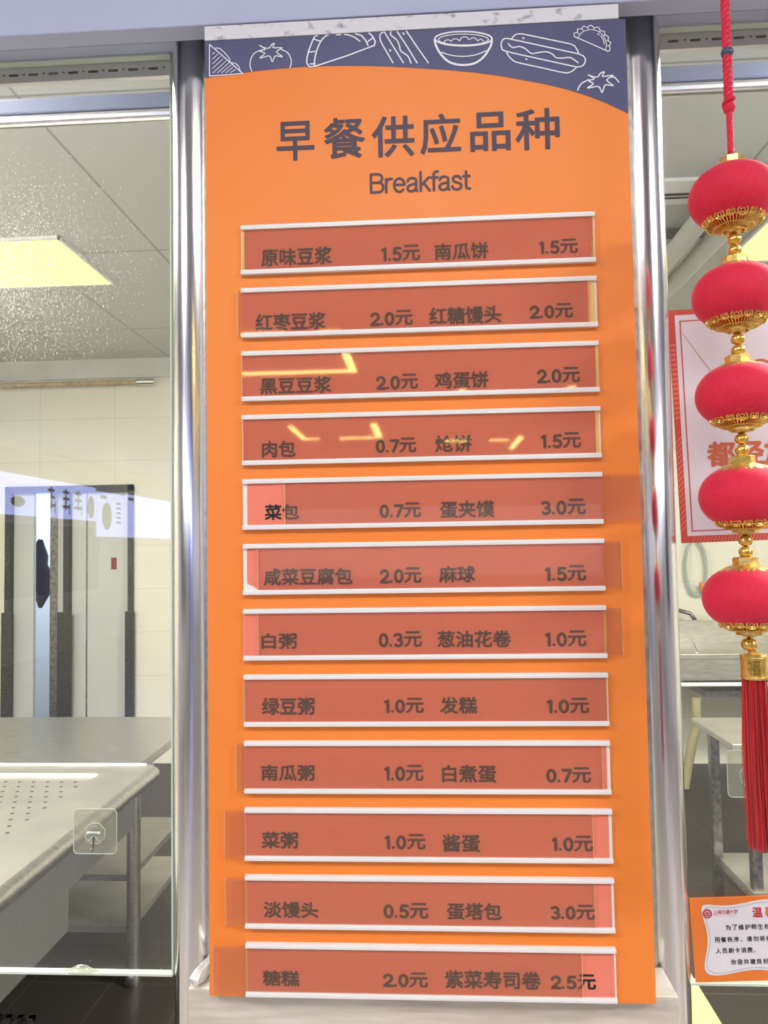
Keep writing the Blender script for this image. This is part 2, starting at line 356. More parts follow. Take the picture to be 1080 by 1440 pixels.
ICONS=[
(1.5, [(-295.2, 2337.9), (-295.5, 2290.4), (-246.3, 2291.6), (-295.2, 2337.9)]),
(1.3, [(-286.5, 2332.0), (-279.7, 2330.7), (-273.5, 2324.6), (-267.9, 2318.0), (-265.4, 2313.1), (-264.9, 2309.3), (-257.4, 2307.3), (-252.5, 2302.4), (-250.3, 2296.6)]),
(1.0, [(-290.9, 2322.7), (-287.8, 2325.7)]),
(1.0, [(-290.3, 2315.7), (-282.8, 2322.9)]),
(1.0, [(-290.4, 2308.8), (-279.7, 2318.6)]),
(1.0, [(-290.4, 2301.8), (-276.0, 2314.7)]),
(1.0, [(-290.4, 2294.9), (-271.1, 2311.5)]),
(1.0, [(-283.6, 2294.5), (-266.7, 2308.8)]),
(1.0, [(-277.4, 2294.2), (-263.6, 2305.2)]),
(1.0, [(-271.2, 2293.9), (-261.2, 2301.5)]),
(1.0, [(-264.3, 2294.1), (-257.5, 2298.2)]),
(1.5, [(-233.3, 2294.4), (-235.4, 2301.4), (-235.4, 2307.8), (-233.2, 2315.5), (-227.5, 2322.2), (-217.6, 2325.7)]),
(1.5, [(-189.2, 2324.2), (-181.2, 2320.0), (-176.6, 2312.5), (-175.2, 2304.5), (-177.1, 2296.8)]),
(1.5, [(-221.3, 2332.2), (-212.0, 2327.6), (-206.4, 2328.3), (-203.9, 2332.5), (-199.6, 2334.2), (-201.5, 2328.0), (-188.5, 2326.7), (-196.6, 2321.4), (-188.0, 2313.4), (-198.5, 2315.2), (-202.9, 2307.0), (-207.2, 2315.7), (-220.8, 2313.3), (-213.9, 2320.2), (-221.9, 2324.1), (-213.3, 2326.1), (-221.3, 2332.2)]),
(2.0, [(-148.5, 2296.2), (-152.1, 2301.7), (-152.4, 2308.7), (-149.8, 2319.5), (-146.0, 2329.7), (-141.9, 2338.9), (-136.6, 2344.9)]),
(2.0, [(-141.5, 2297.1), (-140.7, 2309.0), (-136.9, 2322.9), (-130.6, 2335.1), (-121.3, 2343.7)]),
(2.0, [(-141.5, 2296.5), (-94.8, 2309.7), (-54.3, 2323.1)]),
(2.0, [(-54.3, 2323.1), (-53.0, 2329.3), (-57.2, 2337.4), (-62.0, 2343.9)]),
(2.0, [(-63.5, 2323.6), (-67.0, 2331.6), (-73.0, 2338.9), (-81.5, 2344.7)]),
(1.8, [(-109.0, 2341.8), (-102.9, 2342.4)]),
(1.8, [(-97.4, 2342.1), (-89.8, 2340.4), (-82.2, 2336.5), (-75.0, 2330.5)]),
(1.8, [(-148.5, 2296.2), (-140.8, 2297.1)]),
(1.8, [(-150.4, 2318.3), (-140.6, 2319.0)]),
(1.8, [(-141.6, 2337.3), (-133.1, 2333.7)]),
(1.8, [(-64.0, 2329.3), (-56.6, 2334.5)]),
(1.8, [(-147.6, 2300.6), (-140.8, 2300.8)]),
(1.8, [(-28.0, 2296.1), (-36.9, 2312.8), (-44.0, 2326.3), (-46.3, 2334.6), (-45.0, 2339.8), (-40.7, 2343.0)]),
(1.8, [(-39.5, 2342.3), (-26.2, 2318.4), (-12.9, 2295.0)]),
(1.8, [(-30.3, 2343.1), (-30.4, 2337.4), (-22.0, 2329.5), (-18.5, 2321.2), (-16.3, 2312.9), (-6.7, 2304.9), (-2.0, 2294.4)]),
(1.8, [(-21.2, 2342.6), (-6.5, 2317.4), (6.7, 2293.9)]),
(1.8, [(-7.9, 2341.8), (8.6, 2315.0), (22.7, 2293.1)]),
(2.0, [(-32.3, 2315.7), (-31.1, 2313.4)]),
(2.0, [(-12.8, 2339.6), (-11.6, 2337.3)]),
(2.3, [(113.8, 2323.9), (112.7, 2321.6), (109.7, 2319.5), (104.8, 2317.8), (98.4, 2316.4), (90.7, 2315.6), (82.2, 2315.3), (73.1, 2315.5), (64.1, 2316.3), (55.6, 2317.5), (47.9, 2319.2), (41.5, 2321.2), (36.7, 2323.5), (33.7, 2325.9), (32.8, 2328.3), (33.8, 2330.6), (36.9, 2332.7), (41.8, 2334.4), (48.2, 2335.7), (56.0, 2336.6), (64.5, 2336.9), (73.6, 2336.6), (82.6, 2335.9), (91.1, 2334.6), (98.7, 2332.9), (105.1, 2330.9), (109.9, 2328.6), (112.8, 2326.3), (113.8, 2323.9)]),
(1.3, [(108.7, 2322.9), (107.7, 2321.1), (105.1, 2319.6), (100.9, 2318.3), (95.2, 2317.3), (88.5, 2316.7), (81.0, 2316.5), (73.2, 2316.8), (65.3, 2317.4), (57.8, 2318.4), (51.1, 2319.7), (45.5, 2321.3), (41.3, 2323.1), (38.7, 2324.9), (37.9, 2326.8), (38.8, 2328.5), (41.4, 2330.1), (45.7, 2331.4), (51.4, 2332.4), (58.1, 2333.0), (65.6, 2333.2), (73.5, 2332.9), (81.4, 2332.3), (88.8, 2331.3), (95.5, 2329.9), (101.1, 2328.3), (105.2, 2326.6), (107.8, 2324.7), (108.7, 2322.9)]),
(1.3, [(45.3, 2320.8), (47.5, 2325.0), (52.3, 2325.4), (55.9, 2323.3), (58.9, 2326.3), (64.9, 2325.9), (67.9, 2323.3), (71.0, 2328.1), (77.6, 2328.3), (81.7, 2324.4), (86.0, 2326.6), (91.3, 2325.1), (93.7, 2321.9), (97.9, 2324.1), (102.0, 2320.8)]),
(3.0, [(32.4, 2326.2), (33.5, 2319.9), (37.0, 2311.3), (44.0, 2300.6), (55.2, 2291.3), (72.6, 2287.3), (89.7, 2289.5), (101.8, 2298.1), (108.9, 2308.0), (112.7, 2315.5), (113.7, 2322.6)]),
(1.5, [(42.0, 2307.6), (55.5, 2302.5), (72.8, 2300.0), (89.9, 2301.3), (105.9, 2306.6)]),
(1.8, [(138.2, 2322.5), (187.0, 2308.7), (235.4, 2295.0)]),
(1.8, [(138.2, 2322.5), (131.4, 2322.9), (127.1, 2317.8), (127.5, 2310.1), (133.9, 2304.2), (183.5, 2289.8), (231.9, 2276.1)]),
(1.8, [(235.4, 2295.0), (242.6, 2290.6), (244.2, 2283.7), (239.9, 2277.2), (231.9, 2276.1)]),
(1.8, [(141.8, 2322.3), (145.8, 2327.0), (152.4, 2328.8), (162.2, 2327.1), (196.1, 2317.8), (224.9, 2309.7), (231.8, 2303.8), (235.7, 2295.0)]),
(1.8, [(133.9, 2303.5), (136.8, 2297.2), (142.0, 2291.4), (149.3, 2287.0), (183.2, 2277.4), (214.1, 2268.7), (222.9, 2269.2), (229.2, 2273.2), (231.9, 2276.1)]),
(1.8, [(136.6, 2315.2), (143.0, 2309.2), (151.9, 2310.3), (160.2, 2306.8), (168.9, 2299.2), (178.4, 2299.9), (189.7, 2300.5), (197.9, 2297.0), (203.7, 2291.1), (213.1, 2290.0), (223.5, 2290.1), (234.2, 2282.1)]),
(2.0, [(157.6, 2322.7), (159.1, 2321.7)]),
(2.0, [(161.0, 2291.6), (162.5, 2290.6)]),
(1.3, [(230.2, 2319.9), (229.7, 2325.5), (234.2, 2326.5), (234.9, 2331.4), (240.2, 2331.1), (243.3, 2335.2), (248.2, 2333.1), (253.3, 2335.9), (257.9, 2332.2), (263.8, 2332.2), (266.6, 2327.1), (271.9, 2325.6), (272.9, 2320.6), (277.5, 2317.3), (276.8, 2312.4), (280.5, 2308.5), (278.3, 2304.3), (279.4, 2299.4), (276.9, 2296.4)]),
(1.5, [(230.2, 2320.5), (253.5, 2308.5), (276.6, 2296.4)]),
(1.0, [(235.2, 2319.0), (239.1, 2324.3), (245.2, 2328.3), (254.0, 2329.4), (262.8, 2326.7), (269.4, 2320.8), (273.3, 2312.9), (274.2, 2305.2), (272.9, 2299.7)]),
(1.0, [(234.2, 2326.5), (237.6, 2323.2)]),
(1.0, [(240.2, 2331.7), (243.7, 2327.8)]),
(1.0, [(248.5, 2333.7), (250.2, 2329.3)]),
(1.0, [(258.0, 2332.5), (257.2, 2328.3)]),
(1.0, [(266.6, 2327.1), (264.2, 2324.8)]),
(1.0, [(272.9, 2320.6), (269.4, 2319.6)]),
(1.0, [(276.8, 2312.4), (273.3, 2312.0)]),
(1.0, [(278.3, 2304.3), (274.5, 2305.1)]),
(1.3, [(262.1, 2322.8), (265.0, 2321.1)]),
(1.3, [(267.0, 2319.4), (270.4, 2314.0), (271.4, 2307.5)]),
(1.8, [(232.5, 2242.3), (234.4, 2247.1), (238.7, 2252.4), (248.2, 2256.8)]),
(1.8, [(278.5, 2258.9), (284.3, 2258.6), (290.0, 2251.0)]),
(1.8, [(247.8, 2263.6), (256.5, 2260.1), (261.8, 2261.0), (264.9, 2265.2), (270.2, 2266.7), (267.7, 2260.4), (282.1, 2261.2), (273.4, 2254.9), (281.9, 2246.5), (270.8, 2247.7), (266.4, 2237.2), (261.4, 2246.1), (246.4, 2244.7), (254.5, 2250.4), (248.1, 2255.0), (255.9, 2257.7), (247.8, 2263.6)]),
]

def settle(root, base):
    """put the thing's origin at its base, keeping its parts where they stand"""
    b = Vector(base); seen = set()
    def rec(o):
        if o.data and o.data.name not in seen:
            o.data.transform(Matrix.Translation(-b)); seen.add(o.data.name)
        for c in o.children: rec(c)
    for c in root.children: rec(c)
    if root.data: root.data.transform(Matrix.Translation(-b))
    root.location = b
    return root
def bx(name, m, parent, *a, bev=0): return MB().box(*a, bev=bev).build(name, m, parent)
def S(o): o['kind'] = 'structure'; return o

# ================================================================== SETTING: kitchen behind the glass
KX, KY = 3.9, 4.72
S(bx('floor', M['floor_k'], None, -KX, KX, .2, KY, -.05, 0))
S(bx('ceiling', M['ceiling'], None, -KX, KX, .2, KY, 3.1, 3.16))
# rear wall with the doorway cut out (x -3.24..-2.27, up to 2.1)
rw = MB(); rw.box(-KX, -3.24, KY, KY+.1, 0, 2.95); rw.box(-2.27, KX, KY, KY+.1, 0, 2.95); rw.box(-3.24, -2.27, KY, KY+.1, 2.10, 2.95)
S(rw.build('wall_rear', M['tile']))
S(bx('trim_1', M['plaster'], None, -KX, KX, KY-.02, KY+.1, 2.95, 3.1))
S(bx('wall_left', M['tile'], None, -KX-.1, -KX, .2, KY, 0, 3.1))
S(bx('wall_right', M['tile'], None, KX, KX+.1, .2, KY, 0, 3.1))
# corridor beyond the doorway
co = MB(); co.box(-3.7, -1.9, 7.2, 7.3, 0, 2.5); co.box(-3.8, -3.7, KY+.1, 7.3, 0, 2.5); co.box(-1.9, -1.8, KY+.1, 7.3, 0, 2.5)
S(co.build('wall_corridor', M['corridor']))
S(bx('floor', M['floor_k'], None, -3.8, -1.8, KY+.1, 7.3, -.05, 0)); S(bx('ceiling', M['plaster'], None, -3.8, -1.8, KY+.1, 7.3, 2.5, 2.55))
area('corridor_lamp', (-2.8, 6.3, 2.45), (0, 0, 0), .8, .3, 40, (.85, .93, 1))
# door set
d = S(empty('door_1', (0, 0, 0)))
f = MB(); f.box(-3.26, -3.22, KY-.03, KY+.12, 0, 2.12); f.box(-2.29, -2.25, KY-.03, KY+.12, 0, 2.12); f.box(-3.26, -2.25, KY-.03, KY+.12, 2.07, 2.12); f.box(-2.80, -2.755, KY-.02, KY+.1, 0, 2.07)
f.build('door_frame', M['door_frame'], d)
for a, b in ((-3.275, -3.195), (-2.835, -2.725), (-2.305, -2.235)): bx('kick_guard', M['door_frame'], d, a, b, KY-.045, KY-.03, 0, 1.15)
l1 = bx('door_leaf', M['door_pale'], d, -3.22, -3.06, KY+.03, KY+.07, .02, 2.07, bev=.004)
l2 = bx('door_leaf', M['door_pale'], d, -2.755, -2.29, KY+.03, KY+.07, .02, 2.07, bev=.004)
bx('leaf_seam', M['steel_dark'], l2, -2.64, -2.63, KY+.026, KY+.03, .02, 2.07)
bx('notice_plate', M['sign_red'], d, -2.44, -2.40, KY+.022, KY+.029, 1.47, 1.56)
bx('door_frame', M['steel_dark'], d, -2.965, -2.90, KY+.1, KY+.14, 0, 2.07); bx('door_leaf', M['door_pale'], d, -2.90, -2.79, KY+.1, KY+.13, 0, 2.07)
cl = MB(); cl.tube([(-3.29, 5.3, 1.72), (-3.30, 5.3, 1.66), (-3.275, 5.3, 1.58), (-3.29, 5.3, 1.5), (-3.265, 5.3, 1.42), (-3.28, 5.3, 1.34), (-3.26, 5.3, 1.27), (-3.285, 5.3, 1.2), (-3.29, 5.3, 1.14)], [.02, .045, .05, .06, .075, .07, .06, .04, .015], 14)
tag(cl.build('hanging_apron', M['dark_cloth'], None, True), 'dark navy apron hanging in the kitchen doorway beyond the glass', 'apron')

# beam, underside and column
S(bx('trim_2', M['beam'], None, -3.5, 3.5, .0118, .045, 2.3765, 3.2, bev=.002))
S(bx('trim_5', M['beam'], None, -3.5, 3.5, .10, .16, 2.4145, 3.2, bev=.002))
S(bx('wall_column', M['steel_brushed'], None, -.33, .33, .0875, .26, 0, 2.8))
S(bx('wall_rear', M['plaster'], None, -3.9, 3.9, .16, .2, 2.9, 3.2))

# posts
def post(x, label):
    t = empty('steel_post', (0, 0, 0), label, 'post')
    p = MB().lathe([(.040, 0), (.040, 2.60)], 64, (x, .13, 0)).build('post_tube', M['steel'], t, True)
    MB().lathe([(.052, .0), (.052, .015), (.043, .03), (.0405, .035)], 40, (x, .13, 0)).build('floor_collar', M['steel'], t, True)
    settle(t, (x, .13, 0))
post(-.352, 'polished steel post between the orange menu board and the water-marked pane')
post(.3475, 'polished steel post between the orange menu board and the red lanterns')

# glass panes
def pane(name, x0, x1, edge_x, m):
    t = S(empty(name, (0, 0, 0)))
    g = bx('glass', m, t, x0, x1, .126, .136, .948, 2.4140)
    s = MB()
    s.box(edge_x-.0012, edge_x+.0012, .1245, .1375, .9465, 2.4138); s.box(x0, x1, .1245, .1375, .9445, .9478); s.box(x0, x1, .1245, .1375, 2.4108, 2.4140)
    s.build('glass_edge', M['glass_edge'], t)
    r = MB(); r.box(x0, x1, .140, .150, 2.386, 2.4142)
    r.build('slotted_channel', M['rail'], t)
    sl = MB(); xx = x0+.02; k = 0
    while xx < x1-.03:
        if abs(xx) < 1.1:
            sl.box(xx, xx+.016, .1392, .1401, 2.397, 2.4005)
            sl.lathe([(.002, 0), (.002, .001)], 8, (xx+.026, .1395, 2.399))
        xx += .034
    sl.build('slots', M['steel_dark'], t)
    return t
w1 = pane('window_1', -2.6, -.3965, -.3963, M['glass_dirty'])
w2 = pane('window_2', .3858, 2.6, .3858, M['glass'])
# chipped bead of sealant on the bottom edge of the left pane
sb = MB(); sb.lathe([(.001, .011), (.008, .0098), (.015, .0062), (.021, .0026), (.034, .0)], 24, (0, 0, 0))
for v in sb.bm.verts: v.co = Vector((-.543+v.co.x, .131+v.co.y*.28, .9465+v.co.z))
o = sb.build('sealant_lump', M['hook_metal'], w1, True)

# ================================================================== HALL behind the camera (seen in the reflections)
HX, HY = 6.05, -18
S(bx('floor', M['hall_floor'], None, -HX, HX, HY, .2, -.05, 0))
S(bx('ceiling', M['hall_ceil'], None, -HX, HX, HY, .0118, 3.2, 3.25))
S(bx('wall_front', M['hall_wall'], None, -HX, HX, HY-.1, HY, 0, 3.2))
S(bx('wall_left', M['hall_wall'], None, -HX-.1, -HX, HY, .2, 0, 3.2))
S(bx('wall_right', M['hall_wall'], None, HX, HX+.1, HY, .2, 0, 3.2))
S(bx('wall_left', M['hall_wall'], None, -HX, -2.62, .1, .2, 0, 3.2)); S(bx('wall_right', M['hall_wall'], None, 2.62, HX, .1, .2, 0, 3.2))
# dark panels added on the side walls for contrast in the post reflections
for x in (-HX+.006, HX-.006):
    for y0, y1 in ((-7.6, -4.6), (-4.2, -1.6), (-12.5, -8.4)):
        S(bx('added_dark_panel', M['hall_dark'], None, x-.005, x+.005, y0, y1, .95, 2.05))
S(bx('added_glow_panel', M['hall_glow'], None, -4.2, 4.2, HY, HY+.01, .9, 2.6))  # made-up glowing panel, brightens the hall and what the posts reflect

# ring lamps, panel lamps, lit signs
def frame_lamp(bars, label):
    t = empty('ring_lamp', (0, 0, 0), label, 'ceiling lamp', 'frame lamps of the hall')
    for x0, x1, y0, y1 in bars:
        bx('diffuser', M['ring'], t, x0, x1, y0, y1, 3.165, 3.175); bx('housing', M['hall_panel'], t, x0-.01, x1+.01, y0-.01, y1+.01, 3.175, 3.2)
    c = bars[0]; settle(t, ((c[0]+c[1])/2, (c[2]+c[3])/2, 3.2))
frame_lamp([(-1.75, -.60, -5.67, -5.61), (-.66, -.60, -5.60, -5.0), (-1.32, -1.0, -4.44, -4.38), (-.74, -.60, -4.44, -4.38)], 'square frame lamp mirrored over the first dish name of the third strip')
frame_lamp([(-1.76, -1.70, -9.74, -8.60), (-1.70, -1.52, -9.80, -9.73), (-1.22, -.68, -9.80, -9.73), (-.70, -.62, -9.72, -8.56)], 'square frame lamp mirrored over the first price of the fourth strip')
frame_lamp([(.345, .41, -7.6, -6.6), (1.42, 1.49, -7.6, -6.58), (.27, .60, -10.36, -10.28), (.93, 1.22, -10.36, -10.28), (1.33, 1.40, -11.4, -10.0)], 'long broken frame lamp mirrored in the third and fourth strips by the second price')

for (x, y, sx, sy, pw), lb in zip(KEY_LAMPS, ('over the orange board', 'over the pane before the tray counter', 'over the lantern string')):
    o = bx('panel_lamp', M['hall_panel'], None, x-sx/2-.03, x+sx/2+.03, y-sy/2-.03, y+sy/2+.03, 3.16, 3.2); settle(o, (x, y, 3.2))
    tag(o, 'wide flat panel lamp on the hall ceiling '+lb, 'ceiling lamp', 'panel lamps of the hall')

def sign(y0, y1, z0, z1, label, deco, side=-1, face='sign_fill'):
    x = side*(HX-.03)-(.02 if side > 0 else 0)
    t = empty('lit_sign', (0, 0, 0), label, 'sign', 'lit signs on the hall side wall')
    bx('sign_face', M[face], t, x, x+.02, y0, y1, z0, z1)
    bx('sign_case', M['hall_panel'], t, *((x-.03, x-.001) if side < 0 else (x+.021, x+.05)), y0-.02, y1+.02, z0-.02, z1+.02)
    deco(t, x+(.021 if side < 0 else -.002), y0, y1, z0, z1); settle(t, (x, (y0+y1)/2, z0))
def blob(mb, x, y, z, ry, rz): mb.poly([(x, y+ry*math.cos(a*PI/12), z+rz*math.sin(a*PI/12)) for a in range(24)], (.001, 0, 0)); return mb
def deco_a(t, x, y0, y1, z0, z1):
    q = MB()
    for c in (-10.6, -11.1, -11.55):            # strokes of a blurred printed word
        for dz, l in ((.44, .22), (.33, .26), (.2, .3)):
            q.box(x, x+.001, c-l/2, c+l/2, z0+dz-.022, z0+dz+.022)
        q.box(x, x+.001, c-.025, c+.025, z0+.15, z0+.5); q.box(x, x+.001, c-.15, c-.11, z0+.08, z0+.26)
    q.build('printed_lettering', M['sign_red'], t)
    blob(MB(), x, -12.05, z0+.24, .14, .2).build('food_picture', M['sign_food'], t); blob(MB(), x, -9.6, z0+.2, .2, .08).build('food_picture', M['sign_food'], t)
def deco_b(t, x, y0, y1, z0, z1):
    q = MB(); blob(q, x, y0+.85, z0+.38, .22, .26); q.build('food_picture', M['sign_food'], t)
    q = MB(); q.box(x, x+.001, y1-.4, y1-.12, z1-.12, z1-.06)
    for k in range(5): q.box(x, x+.001, y0+.2, y0+.42, z1-.2-.09*k, z1-.16-.09*k)
    q.build('printed_lettering', M['grey_ink'], t)
sign(-7.5, -3.0, 2.17, 2.77, 'long lit sign added nearest the board to brighten the hall', deco_b)  # added beyond the mirrored signs as hall fill
sign(-12.26, -7.6, 2.17, 2.77, 'long lit sign with red print mirrored in the glass over the doorway', deco_a, face='sign')
sign(-13.58, -12.32, 1.90, 2.72, 'upright lit menu sign with a round dish mirrored over the doorway', deco_b, face='sign')
sign(-17.5, -13.64, 1.90, 2.76, 'lit menu sign at the far end of the hall wall', deco_b, face='sign')
sign(-9.0, -3.0, 2.17, 2.77, 'long lit sign added opposite the mirrored signs to brighten the hall', deco_b, 1)  # this and the next are added to light the hall
sign(-17, -9.1, 2.17, 2.77, 'far lit sign added opposite the mirrored signs to brighten the hall', deco_b, 1)

# ================================================================== MENU BOARD
mb_ = empty('menu_board', (0, 0, 0), 'tall orange breakfast menu board with a navy header of line-drawn food', 'menu board')
BL, BR, BZ0, BZ1 = -.302, .302, .988, 2.343
bx('backing_panel', M['foam'], mb_, BL, BR, .0003, .0105, BZ0, BZ1)
MB().poly([(BL, 0, BZ0), (BR, 0, BZ0), (BR, 0, BZ1), (BL, 0, BZ1)], (0, .0003, 0)).build('orange_print', M['orange'], mb_)
arc = [(x/1000, z/1000) for x, z in ARC]; arc[0] = (BL, arc[0][1]); arc[-1] = (BR, arc[-1][1])
fine = []
for i in range(len(arc)-1):                      # smooth the arc
    p0 = arc[max(i-1, 0)]; p1 = arc[i]; p2 = arc[i+1]; p3 = arc[min(i+2, len(arc)-1)]
    for k in range(6):
        t = k/6; fine.append(tuple(.5*((2*p1[j])+(-p0[j]+p2[j])*t+(2*p0[j]-5*p1[j]+4*p2[j]-p3[j])*t*t+(-p0[j]+3*p1[j]-3*p2[j]+p3[j])*t**3) for j in (0, 1)))
fine.append(arc[-1])
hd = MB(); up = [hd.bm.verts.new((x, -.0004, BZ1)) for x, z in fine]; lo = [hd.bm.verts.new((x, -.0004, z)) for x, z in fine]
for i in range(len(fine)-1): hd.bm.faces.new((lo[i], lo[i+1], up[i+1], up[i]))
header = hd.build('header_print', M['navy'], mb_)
ib = MB()
def clip_top(p): return (p[0], min(p[1], BZ1-.001))
def smooth(pts):
    if len(pts) < 5: return pts
    out = []; n = len(pts)
    cl = (Vector(pts[0])-Vector(pts[-1])).length < 1e-6
    for i in range(n-1):
        p0 = pts[(i-1) if i else (n-2 if cl else 0)]; p1 = pts[i]; p2 = pts[i+1]; p3 = pts[i+2] if i+2 < n else (pts[1] if cl else pts[-1])
        for k in range(4):
            t = k/4; out.append(tuple(.5*((2*p1[j])+(-p0[j]+p2[j])*t+(2*p0[j]-5*p1[j]+4*p2[j]-p3[j])*t*t+(-p0[j]+3*p1[j]-3*p2[j]+p3[j])*t**3) for j in (0, 1)))
    return out+[pts[-1]]
for wd, pts in ICONS: ib.ribbon([clip_top(p) for p in smooth([(x/1000, z/1000) for x, z in pts])], wd/1000, -.0008)
ib.build('food_drawings', M['white_print'], header)
tb = MB()
for s, a, b, c, e in TITLE: put_text(tb, s, a/1000, b/1000, c/1000, e/1000, -.0005, .015)
tb.build('title_lettering', M['ink'], mb_)
settle(mb_, (0, 0, BZ0))
tw = bx('worn_tape', M['worn'], None, BL, .292, -.0022, .006, 2.3432, 2.3640); tag(tw, 'scuffed white strip of tape along the top edge of the board', 'tape'); settle(tw, (0, 0, 2.3432))

# ---- the twelve sliding price strips
ordn = ['first', 'second', 'third', 'fourth', 'fifth', 'sixth', 'seventh', 'eighth', 'ninth', 'tenth', 'eleventh', 'twelfth']
# paper x-range, cover x-range, yellow tape x-range (all from the strip's middle)
LAY = [((-.246, .2485), (-.245, .247), (-.249, -.246)), ((-.25, .240), (-.255, .238), (.240, .247)), ((-.2495, .2465), (-.2495, .246), (.2465, .2495)),
       ((-.2495, .243), (-.2485, .243), (.2432, .248)), ((-.2435, .25), (-.190, .306), None), ((-.2445, .25), (-.229, .273), None),
       ((-.2495, .2465), (-.229, .271), (.2467, .2495)), ((-.249, .2485), (-.2495, .2475), None), ((-.2495, .2455), (-.261, .239), None),
       ((-.249, .2455), (-.278, .224), None), ((-.248, .2465), (-.277, .224), (-.2495, -.248)), ((-.248, .2475), (-.2955, .205), (-.2495, -.248))]
STRIP_Z = [2.0644-.0911*i for i in range(12)]; SH = .0712
for i, row in enumerate(ROWS):
    items = [r[0] for r in row]; z1 = STRIP_Z[i]; z0 = z1-SH
    t = empty('price_strip', (0, 0, 0), f'{ordn[i]} red price strip from the top, lettered {items[0]} {items[1]} and {items[2]} {items[3]}', 'price strip', 'price strips on the orange board')
    bx('backing_plate', M['rail_back'], t, -.25, .25, -.0030, -.0006, z0, z1)
    for za in (z0, z1-.0065):
        q = MB(); q.box(-.25, .25, -.0076, -.003, za, za+.0065, bev=.0008); q.box(-.25, .25, -.0081, -.0076, za+.0026, za+.0038)
        q.build('rail', M['rail'], t)
    (pa, pb), (ca, cb), ye = LAY[i]
    if i == 5: out = [(pa+.016, z0+.0066), (pb, z0+.0066), (pb, z1-.0066), (pa, z1-.0066), (pa, z0+.0165), (pa+.005, z0+.0135), (pa+.009, z0+.012)]
    else: out = [(pa, z0+.0066), (pb, z0+.0066), (pb, z1-.0066), (pa, z1-.0066)]
    pp = MB().poly([(x, -.0036, z) for x, z in out], (0, .0005, 0)).build('paper_slip', M['paper'], t)
    for k, (s, a, b, c, e) in enumerate(row):
        q = MB(); put_text(q, s, a/1000, b/1000, c/1000, e/1000, -.0040, .027)
        q.build('price_lettering' if k % 2 else 'dish_lettering', M['print_black'], pp)
    if ye: bx('yellow_edge_tape', M['yellow_tape'], t, ye[0], ye[1], -.0039, -.0031, z0+.0066, z1-.0066)
    if i == 0:                                   # torn scrap of yellow tape at the right end
        MB().poly([(.243, -.0044, z0+.008), (.249, -.0044, z0+.007), (.2495, -.0044, z0+.05), (.246, -.0044, z0+.042), (.2475, -.0044, z0+.034), (.244, -.0044, z0+.026), (.2455, -.0044, z0+.017)], (0, .0007, 0)).build('yellow_edge_tape', M['yellow_tape'], t)
    cs = bx('cover_sheet', M['cover'], t, ca, cb, -.0062, -.0050, z0+.0036, z1-.0036)
    for e in (ca, cb): bx('sheet_edge', M['cover_edge'], cs, e-.0003, e+.0003, -.0062, -.0050, z0+.0036, z1-.0036)
    settle(t, (0, 0, z0))

# ================================================================== LEDGE
lg = bx('stone_ledge', M['stone'], None, -.336, .336, .0112, .087, .86, .991, bev=.003); settle(lg, (0, .05, .86))
tag(lg, 'pale veined travertine ledge under the bottom of the orange board', 'ledge')
ck = MB(); random.seed(3)
ck.tube([(-.318, .07, 1.004), (-.322, .05, 1.0), (-.327, .03, .998), (-.330, .018, .996)], [.006, .009, .010, .007], 9)
for v in ck.bm.verts: v.co += Vector((random.uniform(-1, 1), random.uniform(-1, 1), random.uniform(-1, 1)))*.002
o = ck.build('crumpled_paper', M['caulk']); settle(o, (-.325, .04, .991)); tag(o, 'crumpled scrap of whitish paper on the end of the stone ledge', 'paper scrap')

# ================================================================== LANTERN STRING
LX, LY = .4005, -.10
st = empty('lantern_string', (0, 0, 0), 'hanging string of five red velvet lanterns with gold caps and a red tassel', 'lantern ornament')
BZ = [2.035, 1.9085, 1.7835, 1.6575, 1.5325]
q = MB()
for k in range(3):                               # twisted cord: thick doubled upper length, thin lower length
    q.tube([(LX+.0031*math.cos(2*PI*(k/3+t/11)), LY+.0031*math.sin(2*PI*(k/3+t/11)), 2.152+(.24)*t/120) for t in range(121)], .0030, 7)
    q.tube([(LX+(.0019)*math.cos(2*PI*(k/3+t/9)), LY+.0019*math.sin(2*PI*(k/3+t/9)), 2.092+(.058)*t/60) for t in range(61)], .0022, 6)
cord = q.build('cord', M['red_cord'], st, True)
MB().lathe([(.003, -.0065), (.0066, -.0038), (.0078, 0), (.0066, .0038), (.003, .0065)], 20, (LX, LY, 2.222)).build('bead', M['dark_bead'], st, True)
q = MB(); q.lathe([(.002, -.008), (.006, -.005), (.0078, 0), (.006, .005), (.003, .008)], 16, (LX, LY, 2.150)); q.tube([(LX+.0068*math.cos(a*PI/6), LY+.0068*math.sin(a*PI/6), 2.150+.001*a) for a in range(13)], .002, 6)
q.build('knot', M['red_cord'], st, True)
lantern = None
